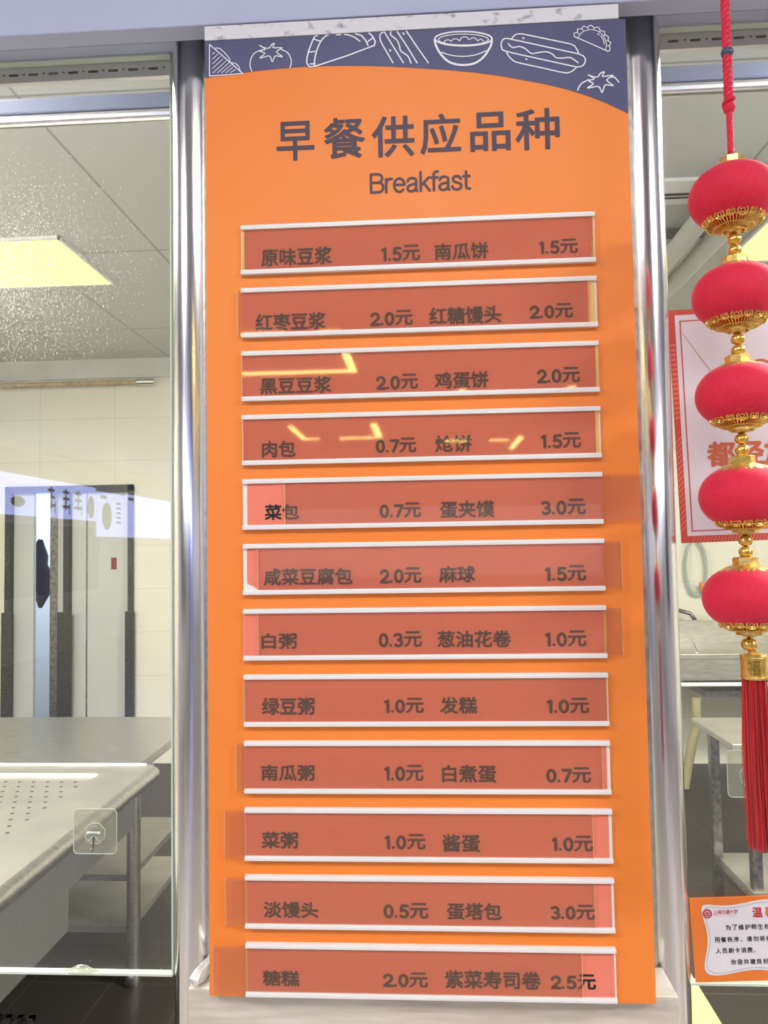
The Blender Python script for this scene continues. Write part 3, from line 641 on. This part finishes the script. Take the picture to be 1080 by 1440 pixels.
def make_lantern():
    R = .0525; H = .0395
    prof = []
    for k in range(25):
        a = -PI/2+PI*k/24; c, s_ = math.cos(a), math.sin(a)
        prof.append((max(.004, R*(abs(c)**.86)), H*(abs(s_)**1.0)*(1 if s_ > 0 else -1)))
    ball = MB().lathe(prof, 64, mod=lambda u, j: 1-.004*(abs(math.sin(3*2*PI*u)) < .03)).build('lantern_ball', M['red_velvet'], st, True)
    # upper cap: scalloped skirt and octagonal collar
    sk = lambda u, j: 1+(.07*abs(math.sin(7*2*PI*u)) if j in (0, 5) else 0)
    q = MB(); q.lathe([(.031, .0322), (.0262, .0360), (.019, .0392), (.0135, .0408), (.0135, .0400), (.0185, .0382), (.0258, .0350), (.0305, .0314)], 84, mod=sk, cap=False)
    q.lathe([(.0155, .0400), (.0155, .0485), (.0135, .0498), (.004, .0502)], 8); q.lathe([(.0055, .0498), (.0065, .0515), (.004, .0535)], 16)
    for k in range(14): q.tube([((.0305+.0026*math.cos(b*PI/5))*math.cos(2*PI*(k+.5)/14)-.0032*math.sin(b*PI/5)*math.sin(2*PI*(k+.5)/14), (.0305+.0026*math.cos(b*PI/5))*math.sin(2*PI*(k+.5)/14)+.0032*math.sin(b*PI/5)*math.cos(2*PI*(k+.5)/14), .0326-.0018*math.cos(b*PI/5)) for b in range(10)], .0008, 5, closed=True)
    q.build('gold_skirt', M['gold'], ball, True)
    # lower cap: pierced fan of ribs with a looped rim, then an octagonal collar
    q = MB()
    for k in range(48):
        a = 2*PI*k/48; ca, sa = math.cos(a), math.sin(a)
        q.tube([(.0135*ca, .0135*sa, -.0418), (.022*ca, .022*sa, -.0398), (.0325*ca, .0325*sa, -.0335)], [.0007, .0009, .0011], 5)
    q.tube([(.0325*math.cos(2*PI*k/48), .0325*math.sin(2*PI*k/48), -.0338) for k in range(48)], .0012, 6, closed=True)
    q.tube([(.0235*math.cos(2*PI*k/48), .0235*math.sin(2*PI*k/48), -.0396) for k in range(48)], .0008, 6, closed=True)
    for k in range(16):
        t = 2*PI*(k+.5)/16; ct, s2 = math.cos(t), math.sin(t); big = .0058 if k % 2 else .0044
        for r_, th in ((big, .0011), (big*.45, .0008)):
            q.tube([((.0345+.5*r_*math.cos(b*PI/6))*ct-r_*math.sin(b*PI/6)*s2, (.0345+.5*r_*math.cos(b*PI/6))*s2+r_*math.sin(b*PI/6)*ct, -.0318+.8*r_*math.cos(b*PI/6)) for b in range(12)], th, 5, closed=True)
    q.lathe([(.0145, -.0385), (.0158, -.0390), (.0158, -.0445), (.0138, -.0455), (.0125, -.0445), (.0120, -.0400)], 8)
    q.lathe([(.004, -.0482), (.0085, -.0465), (.0095, -.0440), (.0125, -.0405)], 20)
    q.build('gold_filigree_cup', M['gold'], ball, True)
    return ball
lantern = make_lantern(); random.seed(11)
for i, z in enumerate(BZ):
    b = lantern if i == 0 else copy_tree(lantern, st)
    b.location = (LX, LY, z); b.rotation_euler = (random.uniform(-.04, .04), random.uniform(-.05, .05), random.uniform(0, 1))
bead = None
for i in range(5):
    zz = ([BZ[i]-.0550, BZ[i]-.0689] if i < 4 else [BZ[4]-.0570])
    for z in zz:
        r = .0086 if i < 4 else .0098
        o = MB().lathe([(max(.0012, r*math.sin(PI*k/12)*(1 if k % 12 else 1)), -r*.82*math.cos(PI*k/12)) for k in range(13)], 24).build('bead', M['gold'], st, True) if bead is None or i == 4 else copy_tree(bead, st)
        if bead is None: bead = o
        o.location = (LX, LY, z)
wire = MB().tube([(LX, LY, 1.46), (LX, LY, 2.10)], .0016, 8).build('wire', M['red_cord'], st, True)
# tassel cap with a raised character
TZ = 1.4640; TX = LX+.0045
q = MB(); q.lathe([(.0150, -.0300), (.0155, -.0290), (.0155, -.0012), (.0140, 0), (.006, .0010), (.0058, .0045), (.003, .006)], 40, (TX, LY, TZ))
for z in (-.027, -.0035): q.tube([(TX+.0156*math.cos(k*PI/20), LY+.0156*math.sin(k*PI/20), TZ+z) for k in range(40)], .0007, 6, closed=True)
tc_ = q.build('tassel_cap', M['gold'], st, True)
q = MB(); put_text(q, '福', -.0072, .0072, TZ-.0245, TZ-.0060, 0, .012, fn=lambda p: (TX+.0162*math.sin((p[0]-.006)/.0155), LY-.0162*math.cos((p[0]-.006)/.0155), p[2]))
q.build('raised_character', mat('dark_gold', (.42, .25, .05), .35, .8), tc_)
q = MB(); random.seed(5)
for k in range(330):
    a = random.uniform(0, 2*PI); r0 = .0140*math.sqrt(random.random()); zb = 1.2285+abs(random.gauss(0, .006))+(.010 if random.random() < .1 else 0)
    dx, dy = r0*math.cos(a), r0*math.sin(a); sp = random.uniform(1.0, 1.28); ph = random.uniform(0, 6); wv = random.uniform(.0002, .0011)
    lean = .002+.002*random.random()
    pts = []
    for j in range(9):
        t = j/8; z = TZ-.028+(zb-(TZ-.028))*t; e = 1+(sp-1)*min(1, t*2.2)
        pts.append((TX+dx*e+lean*t+wv*math.sin(ph+5*t), LY+dy*e*.9+wv*math.cos(ph+4*t), z))
    q.tube(pts, .00062, 3, caps=False)
q.build('tassel', M['red_thread'], st)
settle_b = Vector((LX, LY, 1.2285))
for c in st.children: c.location = Vector(c.location)-settle_b
st.location = settle_b

# ================================================================== POSTER AND NOTICE ON THE RIGHT GLASS
def local_sheet(name, label, cat, ox, oz, ang, y):
    t = empty(name, (ox, y, oz), label, cat); t.rotation_euler = (0, -ang, 0); return t
def rect(mb, x0, x1, z0, z1, y, t=.0004): mb.poly([(x0, y, z0), (x1, y, z0), (x1, y, z1), (x0, y, z1)], (0, t, 0))
# poster: origin at its lower left corner
t = local_sheet('poster', 'large white poster with a red striped border on the glass behind the lanterns', 'poster', .3945, 1.6005, math.radians(1.4), .1228)
PW, PH = .34, .3595
q = MB(); rect(q, 0, PW, 0, PH, 0, .0012); q.build('poster_sheet', M['poster_white'], t)
q = MB(); bw = .0098
rect(q, 0, bw, 0, PH, -.0005); rect(q, PW-bw, PW, 0, PH, -.0005); rect(q, bw, PW-bw, 0, .0105, -.0005); rect(q, bw, PW-bw, PH-.008, PH, -.0005)
brd = q.build('border', M['poster_red'], t)
q = MB()
for k in range(17): z = .016+k*.0085; q.poly([(.001, -.0009, z), (bw-.001, -.0009, z+.009), (bw-.001, -.0009, z+.0125), (.001, -.0009, z+.0035)], (0, .0003, 0))
for k in range(16): z = .19+k*.0075; q.poly([(.001, -.0009, z), (bw-.001, -.0009, z+.0008), (bw-.001, -.0009, z+.0042), (.001, -.0009, z+.0034)], (0, .0003, 0))
for k in range(60): x = .016+k*.0052; q.poly([(x, -.0009, .001), (x+.0024, -.0009, .001), (x+.0064, -.0009, .0095), (x+.004, -.0009, .0095)], (0, .0003, 0))
q.build('stripe_pattern', M['poster_stripe'], brd)
q = MB(); fr = .0016
rect(q, .0168, .0168+fr, .0180, PH-.017, -.0005); rect(q, PW-.0168-fr, PW-.0168, .0180, PH-.017, -.0005); rect(q, .0168, PW-.0168, .0172, .0172+fr, -.0005); rect(q, .0168, PW-.0168, PH-.017-fr, PH-.017, -.0005)
q.build('border_line', M['poster_red'], t)
q = MB(); put_text(q, '都经加', .0465, .1711, .114, .153, -.0005, .034); q.build('lettering', M['poster_orange'], t)
q = MB(); q.poly([(.0200, -.0005, .3235), (.0222, -.0005, .3205), (.0660, -.0005, .2535), (.0635, -.0005, .2525), (.0475, -.0005, .2790)], (0, .0004, 0)); q.build('drawn_chopstick', M['tan'], t)
q = MB(); q.ribbon([(.134+.021*math.cos(a*PI/12), .254+.021*math.sin(a*PI/12)) for a in range(-2, 13)], .0038, -.0005); q.build('drawn_curl', M['poster_orange'], t)

# notice card: origin at its lower left corner
t = local_sheet('notice_card', 'small orange notice card with a wavy white panel under the red tassel', 'notice card', .3942, .9500, math.radians(2.5), .1228)
CW, CH = .21, .1220
q = MB(); rect(q, 0, CW, 0, CH, 0, .0012); q.build('card_sheet', M['card_orange'], t)
def wavy(inset):
    x0, x1, z0, z1 = .0125+inset, CW-.0125-inset, .0105+inset, CH-.0095-inset; out = []
    for k in range(24): u = k/24; out.append((x0+(x1-x0)*u, z1-.004*math.sin(u*2*PI*1.5-.4)+.001))
    for k in range(16): u = k/16; out.append((x1-.003*math.sin(u*2*PI), z1-.002+(z0-z1+.004)*u))
    for k in range(24): u = 1-k/24; out.append((x0+(x1-x0)*u, z0-.004*math.sin(u*2*PI*1.5+.9)+.002))
    for k in range(16): u = 1-k/16; out.append((x0+.0085*math.sin(u*PI)**2*(1.1-.3*u)+.003*(1-u), z1-.002+(z0-z1+.004)*u))
    # round the outline
    for _ in range(3): out = [tuple((out[i-1][j]+2*out[i][j]+out[(i+1) % len(out)][j])/4 for j in (0, 1)) for i in range(len(out))]
    return out
wp = MB().poly([(x, -.0005, z) for x, z in wavy(0)], (0, .0004, 0)).build('white_panel', M['card_white'], t)
q = MB(); wl = wavy(.0035)
L_ = []
for i in range(len(wl)):
    a = Vector(wl[i]); b = Vector(wl[(i+1) % len(wl)])
    n = max(1, int((b-a).length/.0008)); L_ += [a+(b-a)*k/n for k in range(n)]
for i in range(0, len(L_)-2, 4): q.ribbon([tuple(L_[i]), tuple(L_[i+2])], .0007, -.0009)
q.build('dashed_line', M['grey_ink'], wp)
q = MB(); px = 1/4.5/903            # crop pixel to metres at the glass
def cxy(X, Y):                      # lettering grid of the card: right along the card, up from its lower edge
    return ((X-510)*px+.004, (1165-Y)*px-.0013)
def line(s, X, Y, pitch, h, m_bold, mbb):
    for k, ch in enumerate(s):
        xx, zz = cxy(X+k*pitch, Y)
        if ch in '，。': put_text(mbb, ch, xx+.0005, xx+.0025, zz-h/2, zz-h/2+.0025, -.0009, .01)
        else: put_text(mbb, ch, xx, xx+h*.98, zz-h/2, zz+h/2, -.0009, m_bold)
line('为了维护师生权益', 693, 842, 38, .0078, .018, q); line('用餐秩序，请勿将校园', 622, 912, 38, .0078, .018, q); line('人员刷卡消费。', 625, 977, 37, .0078, .018, q); line('你我共建良好校园', 708, 1045, 38, .0078, .018, q)
q.build('notice_lettering', M['print_black'], wp)
q = MB(); line('温', 857, 757, 70, .0150, .026, q)
line('上海交通大学', 625, 750, 24.5, .0064, .004, q)
xx, zz = cxy(627, 774); put_text(q, 'SHANGHAI JIAO TONG UNIVERSITY', xx, xx+.0345, zz, zz+.0012, -.0009, .0)
cx, cz = cxy(592, 757)
for r_, wd in ((.0062, .0012), (.0044, .0005)): q.ribbon([(cx+r_*math.cos(k*PI/16), cz+r_*math.sin(k*PI/16)) for k in range(33)], wd, -.0009)
for k in range(24): a = k*PI/12; q.ribbon([(cx+.0056*math.cos(a), cz+.0056*math.sin(a)), (cx+.0049*math.cos(a), cz+.0049*math.sin(a))], .0007, -.0009)
q.ribbon([(cx-.0028, cz-.0015), (cx-.001, cz+.0024), (cx+.0006, cz-.0008), (cx+.0028, cz+.001)], .0014, -.0009); q.ribbon([(cx-.0026, cz-.0026), (cx+.0026, cz-.0026)], .0011, -.0009); q.ribbon([(cx, cz+.0026), (cx+.001, cz-.002)], .001, -.0009)
q.build('emblem_and_title', M['card_red'], wp)
q = MB(); line('馨', 932, 757, 70, .0150, .026, q); q.build('title_lettering', M['card_orange'], wp)

# adhesive hooks on the glass
def hook(x, z, label):
    t = empty('adhesive_hook', (0, 0, 0), label, 'hook', 'clear adhesive hooks on the glass')
    h = .0345; pts = []
    for cx_, cz_, a0 in ((h-.007, h-.007, 0), (-h+.007, h-.007, 90), (-h+.007, -h+.007, 180), (h-.007, -h+.007, 270)):
        for k in range(7): a = math.radians(a0+15*k); pts.append((x+cx_+.007*math.cos(a), .1238, z+cz_+.007*math.sin(a)))
    pl = MB().poly(pts, (0, .0016, 0)).build('clear_plate', M['hook'], t)
    MB().tube([(p[0], .1236, p[2]) for p in pts], .0005, 5, closed=True).build('plate_rim', M['glass_edge'], pl)
    q = MB()
    n = 48; ring = lambda r, y, lob: [q.bm.verts.new((x+(r+lob*abs(math.sin(4*2*PI*k/n)))*math.cos(2*PI*k/n), y, z-.003+(r+lob*abs(math.sin(4*2*PI*k/n)))*math.sin(2*PI*k/n))) for k in range(n)]
    A = ring(.0155, .1236, .0012); B = ring(.0150, .1200, .0012); C_ = ring(.011, .1186, .0006)
    for P_, Q_ in ((A, B), (B, C_)):
        for k in range(n): q.bm.faces.new((P_[k], P_[(k+1) % n], Q_[(k+1) % n], Q_[k]))
    q.bm.faces.new(C_)
    hd_ = q.build('hook_disc', M['hook_metal'], t, True)
    q = MB(); q.tube([(v[0], .1234, v[2]) for v in [(x+(.0155+.0012*abs(math.sin(4*2*PI*k/n)))*math.cos(2*PI*k/n), 0, z-.003+(.0155+.0012*abs(math.sin(4*2*PI*k/n)))*math.sin(2*PI*k/n)) for k in range(n)]], .0006, 5, closed=True)
    for s in (-1, 1): q.tube([(x, .1184, z-.004), (x+s*.0085, .1190, z-.0135)], .0006, 5)
    q.build('disc_rim', M['glass_edge'], hd_)
    q = MB(); q.tube([(x-.009, .1178, z), (x-.004, .1168, z+.0005), (x+.004, .1168, z+.0005), (x+.009, .1178, z)], .0016, 8)
    for s in (-1, 1): q.lathe([(.0005, -.0028), (.0028, 0), (.0005, .0028)], 12, (x+s*.0088, .1172, z-.0002))
    q.build('hook_clip', M['glass_edge'], t, True)
    MB().tube([(x, .1180, z-.006), (x, .1172, z-.016), (x, .1150, z-.024), (x, .1115, z-.026), (x, .1095, z-.022)], .0011, 8).build('hook_wire', M['steel_dark'], t, True)
    settle(t, (x, .1255, z-h))
hook(-.5185, 1.1645, 'clear square adhesive hook stuck on the glass in front of the perforated tray counter')
hook(.4855, 1.2545, 'clear square adhesive hook half hidden behind the red tassel')

# ================================================================== KITCHEN THINGS
def ceil_lamp(x0, x1, y0, y1, label):
    t = empty('ceiling_light', (0, 0, 0), label, 'ceiling light', 'flat lights of the kitchen ceiling')
    bx('diffuser', M['lamp'], t, x0+.012, x1-.012, y0+.012, y1-.012, 3.088, 3.094)
    q = MB(); q.box(x0, x1, y0, y0+.012, 3.084, 3.1); q.box(x0, x1, y1-.012, y1, 3.084, 3.1); q.box(x0, x0+.012, y0, y1, 3.084, 3.1); q.box(x1-.012, x1, y0, y1, 3.084, 3.1)
    q.build('frame', M['rail'], t); settle(t, ((x0+x1)/2, (y0+y1)/2, 3.1))
ceil_lamp(-2.96, -1.705, 2.40, 3.04, 'pale yellow ceiling light seen through the water-marked glass pane')
ceil_lamp(1.60, 2.85, 2.45, 3.04, 'pale yellow ceiling light behind the topmost red lanterns')
ceil_lamp(-2.96, -1.705, .6, 1.24, 'unseen ceiling light added above the perforated tray counter')  # this and the next are added fixtures for the kitchen fill lights
ceil_lamp(1.60, 2.85, .6, 1.24, 'unseen ceiling light added above the steel worktable')

# steel hood rail crossing behind both panes
t = empty('hood_rail', (0, 0, 0), 'long stainless steel rail crossing behind the top of the glass', 'rail')
q = MB(); q.box(-2.6, 2.6, .60, .66, 2.612, 2.648, bev=.004); q.build('rail_channel', M['slate'], t)
q = MB(); q.tube([(-2.6, .61, 2.598), (2.6, .61, 2.598)], .014, 16); q.build('rail_tube', M['steel'], t, True)
for x in (-2.2, 2.2): bx('hanger', M['steel_brushed'], t, x-.01, x+.01, .625, .645, 2.648, 3.1)
settle(t, (0, .63, 2.585))

q = MB(); q.tube([(-3.88, 4.66, 2.905), (-2.16, 4.66, 2.905)], .020, 12)
o = q.build('wall_pipe', M['brown_pipe'], None, True); t = empty('pipe_run', (0, 0, 0), 'thin brownish pipe running along the top of the tiled rear wall', 'pipe'); o.parent = t
MB().tube([(-2.20, 4.66, 2.905), (-2.07, 4.66, 2.905)], .025, 14).build('end_cap', M['steel'], t, True)
for x in (-3.6, -2.4): bx('bracket', M['steel_dark'], t, x-.01, x+.01, 4.66, 4.72, 2.895, 2.915)
settle(t, (-2.9, 4.66, 2.885))

# steam counter with the perforated tray
t = empty('steam_counter', (0, 0, 0), 'stainless counter with a perforated tray and rolled edge behind the glass', 'counter')
TZc = .78
q = MB(); q.box(-1.225, -1.062, .42, 1.88, TZc-.03, TZc); q.box(-3.4, -1.225, 1.745, 1.88, TZc-.03, TZc); q.box(-3.4, -1.225, .30, .46, TZc-.03, TZc)
q.build('counter_top', M['pale_steel'], t)
q = MB(); q.tube([(-1.062, .42, TZc-.028), (-1.062, 1.86, TZc-.028)], .028, 18); q.tube([(-1.09, 1.862, TZc-.028), (-1.062, 1.862, TZc-.028)], .028, 18)
q.build('rolled_edge', M['steel_brushed'], t, True)
tr = bx('perforated_tray', M['pale_steel'], t, -3.4, -1.231, .46, 1.742, TZc-.022, TZc-.006)
q = MB(); yy = .52; k = 0
while yy < 1.72:
    xx = -1.252-(.026 if k % 2 else 0)
    while xx > -2.1:
        q.lathe([(.0065, 0), (.0065, .0008)], 10, (xx, yy, TZc-.0063)); xx -= .052
    yy += .055; k += 1
q.build('holes', M['hole'], tr)
q = MB(); q.box(-3.4, -1.226, 1.738, 1.746, TZc-.006, TZc+.004); q.box(-3.4, -1.09, 1.866, 1.876, TZc, TZc+.006); q.build('raised_lip', M['rail'], t)
bx('side_panel', M['steel_dull'], t, -3.4, -1.092, .44, 1.235, .467, TZc-.03)
bx('apron_panel', M['steel_dull'], t, -3.4, -1.10, 1.235, 1.84, .58, TZc-.03)
for x, y in ((-1.115, 1.80), (-1.5, .95), (-3.3, 1.80)):
    l = MB().tube([(x, y, .05), (x, y, TZc-.03)], .0225, 16).build('leg', M['steel_brushed'], t, True)
    MB().lathe([(.030, 0), (.034, .012), (.026, .04), (.022, .055)], 16, (x, y, 0)).build('foot', M['steel'], l, True)
settle(t, (-2.2, 1.1, 0))
# rear steel table
t = empty('steel_table', (0, 0, 0), 'plain stainless table behind the perforated tray counter', 'table')
bx('table_top', M['steel_brushed'], t, -3.4, -1.13, 1.90, 2.725, .74, .78, bev=.004)
bx('shelf', M['pale_steel'], t, -3.3, -1.19, 1.97, 2.62, .30, .325); bx('shelf', M['pale_steel'], t, -3.3, -1.19, 1.97, 2.66, .10, .125)
for x, y in ((-1.175, 2.62), (-1.175, 1.96), (-3.3, 1.96), (-3.3, 2.62)): MB().box(x-.02, x+.02, y-.02, y+.02, 0, .74).build('leg', M['steel_dark'], t)
settle(t, (-2.2, 2.3, 0))
# drain grate
t = empty('floor_drain', (0, 0, 0), 'dark slotted drain grate on the floor below the perforated tray counter', 'drain')
q = MB(); q.box(-1.95, -1.37, 1.30, 1.32, 0, .012); q.box(-1.95, -1.37, 1.56, 1.58, 0, .012)
for k in range(15): q.box(-1.95+.04*k, -1.93+.04*k, 1.30, 1.58, 0, .012)
q.build('grate', M['steel_dark'], t); settle(t, (-1.66, 1.44, 0))

# right side: worktable, sink run, hose, box
t = empty('work_table', (0, 0, 0), 'pale steel worktable with an undershelf behind the red tassel', 'table')
bx('table_top', M['pale_steel'], t, 1.20, 2.7, 2.10, 2.58, .775, .80, bev=.003)
bx('undershelf', M['pale_steel'], t, 1.27, 2.65, 2.12, 2.53, .19, .21)
for x, y in ((1.265, 2.49), (1.30, 2.16), (2.62, 2.16), (2.62, 2.49)): MB().box(x-.019, x+.019, y-.019, y+.019, 0, .775).build('leg', M['steel_dark'], t)
bx('crossbar', M['steel_dark'], t, 1.255, 1.275, 2.12, 2.53, .165, .19)
settle(t, (1.95, 2.34, 0))
t = empty('sink_run', (0, 0, 0), 'long stainless sink run against the tiled wall behind the lanterns', 'sink')
bx('backsplash', M['steel_brushed'], t, 1.15, 3.7, 4.45, 4.50, .80, 1.06)
bx('sink_top', M['pale_steel'], t, 1.15, 3.7, 3.90, 4.45, .87, .905, bev=.004)
q = MB(); q.box(1.15, 3.7, 3.905, 3.93, .74, .87); q.build('apron_panel', M['steel_brushed'], t)
MB().tube([(1.15, 3.90, .715), (3.7, 3.90, .715)], .014, 10).build('rail', M['rail'], t, True)
q = MB(); q.box(1.75, 2.4, 3.98, 4.40, .62, .66); q.box(2.6, 3.3, 3.98, 4.40, .62, .66); q.build('basin', M['steel_dark'], t)
MB().tube([(1.70, 4.0, .62), (1.70, 4.0, .45), (1.68, 4.05, .32), (1.64, 4.1, .02)], .03, 12).build('drain_pipe', M['cream_top'], t, True)
MB().tube([(1.70, 3.96, .735), (1.70, 3.96, .905), (1.72, 4.2, 1.02)], .012, 10).build('tap', M['steel'], t, True)
for x in (1.2, 2.45, 3.65): MB().box(x-.02, x+.02, 3.94, 3.98, 0, .74).build('leg', M['steel_brushed'], t)
settle(t, (2.4, 4.2, 0))
t = empty('wall_tap', (0, 0, 0), 'bent dark tap on the tiled wall above the sink run', 'tap')
MB().tube([(1.72, 4.71, 1.12), (1.80, 4.62, 1.12), (1.87, 4.58, 1.10), (1.90, 4.58, 1.06), (1.905, 4.58, 1.0)], .014, 10).build('spout', M['steel_dark'], t, True)
MB().lathe([(.03, 0), (.03, .01)], 16, (1.72, 4.70, 1.115)).build('flange', M['steel'], t, True); settle(t, (1.8, 4.6, 1.0))
hz = [(1.955+.075*math.cos(a), 4.68, 1.42+.20*math.sin(a)) for a in [PI*.62+k*2*PI/30 for k in range(28)]]
o = MB().tube(hz, .011, 8).build('hose_loop', M['hose'], None, True); settle(o, (1.955, 4.68, 1.2)); tag(o, 'grey-green hose looped on the wall below the white poster', 'hose')
o = bx('orange_box', M['orange_box'], None, 1.965, 2.10, 4.61, 4.66, 1.255, 1.315, bev=.006); settle(o, (2.03, 4.68, 1.255)); tag(o, 'small orange box on the wall beside the hose loop', 'box')
t = empty('cream_counter', (0, 0, 0), 'cream worktop corner under the orange notice card', 'counter')
bx('worktop', M['cream_top'], t, .05, .497, .27, .72, .745, .78, bev=.003); bx('cabinet_body', M['steel_dark'], t, .08, .47, .30, .70, 0, .745); settle(t, (.27, .5, 0))
# ceiling duct and slot vent
t = empty('air_duct', (0, 0, 0), 'pair of grey ducts under the kitchen ceiling behind the lantern string', 'duct')
for x in (1.22, 1.36): MB().tube([(x, 1.9, 3.01), (x, 4.69, 3.01)], .045, 16).build('duct_pipe', M['plaster'], t, True)
for y in (2.6, 3.6): bx('strap', M['steel_dark'], t, 1.15, 1.43, y-.012, y+.012, 3.055, 3.097)
settle(t, (1.29, 3.3, 2.96))
t = empty('slot_vent', (0, 0, 0), 'slim slot vent in the ceiling beside the topmost lantern', 'vent')
bx('vent_frame', M['rail'], t, .98, 2.3, 2.08, 2.30, 3.085, 3.1); q = MB(); q.box(1.0, 2.28, 2.19, 2.21, 3.083, 3.0855); q.box(1.0, 2.28, 2.225, 2.24, 3.083, 3.0855); q.build('slots', M['hole'], t); settle(t, (1.6, 2.2, 3.085))
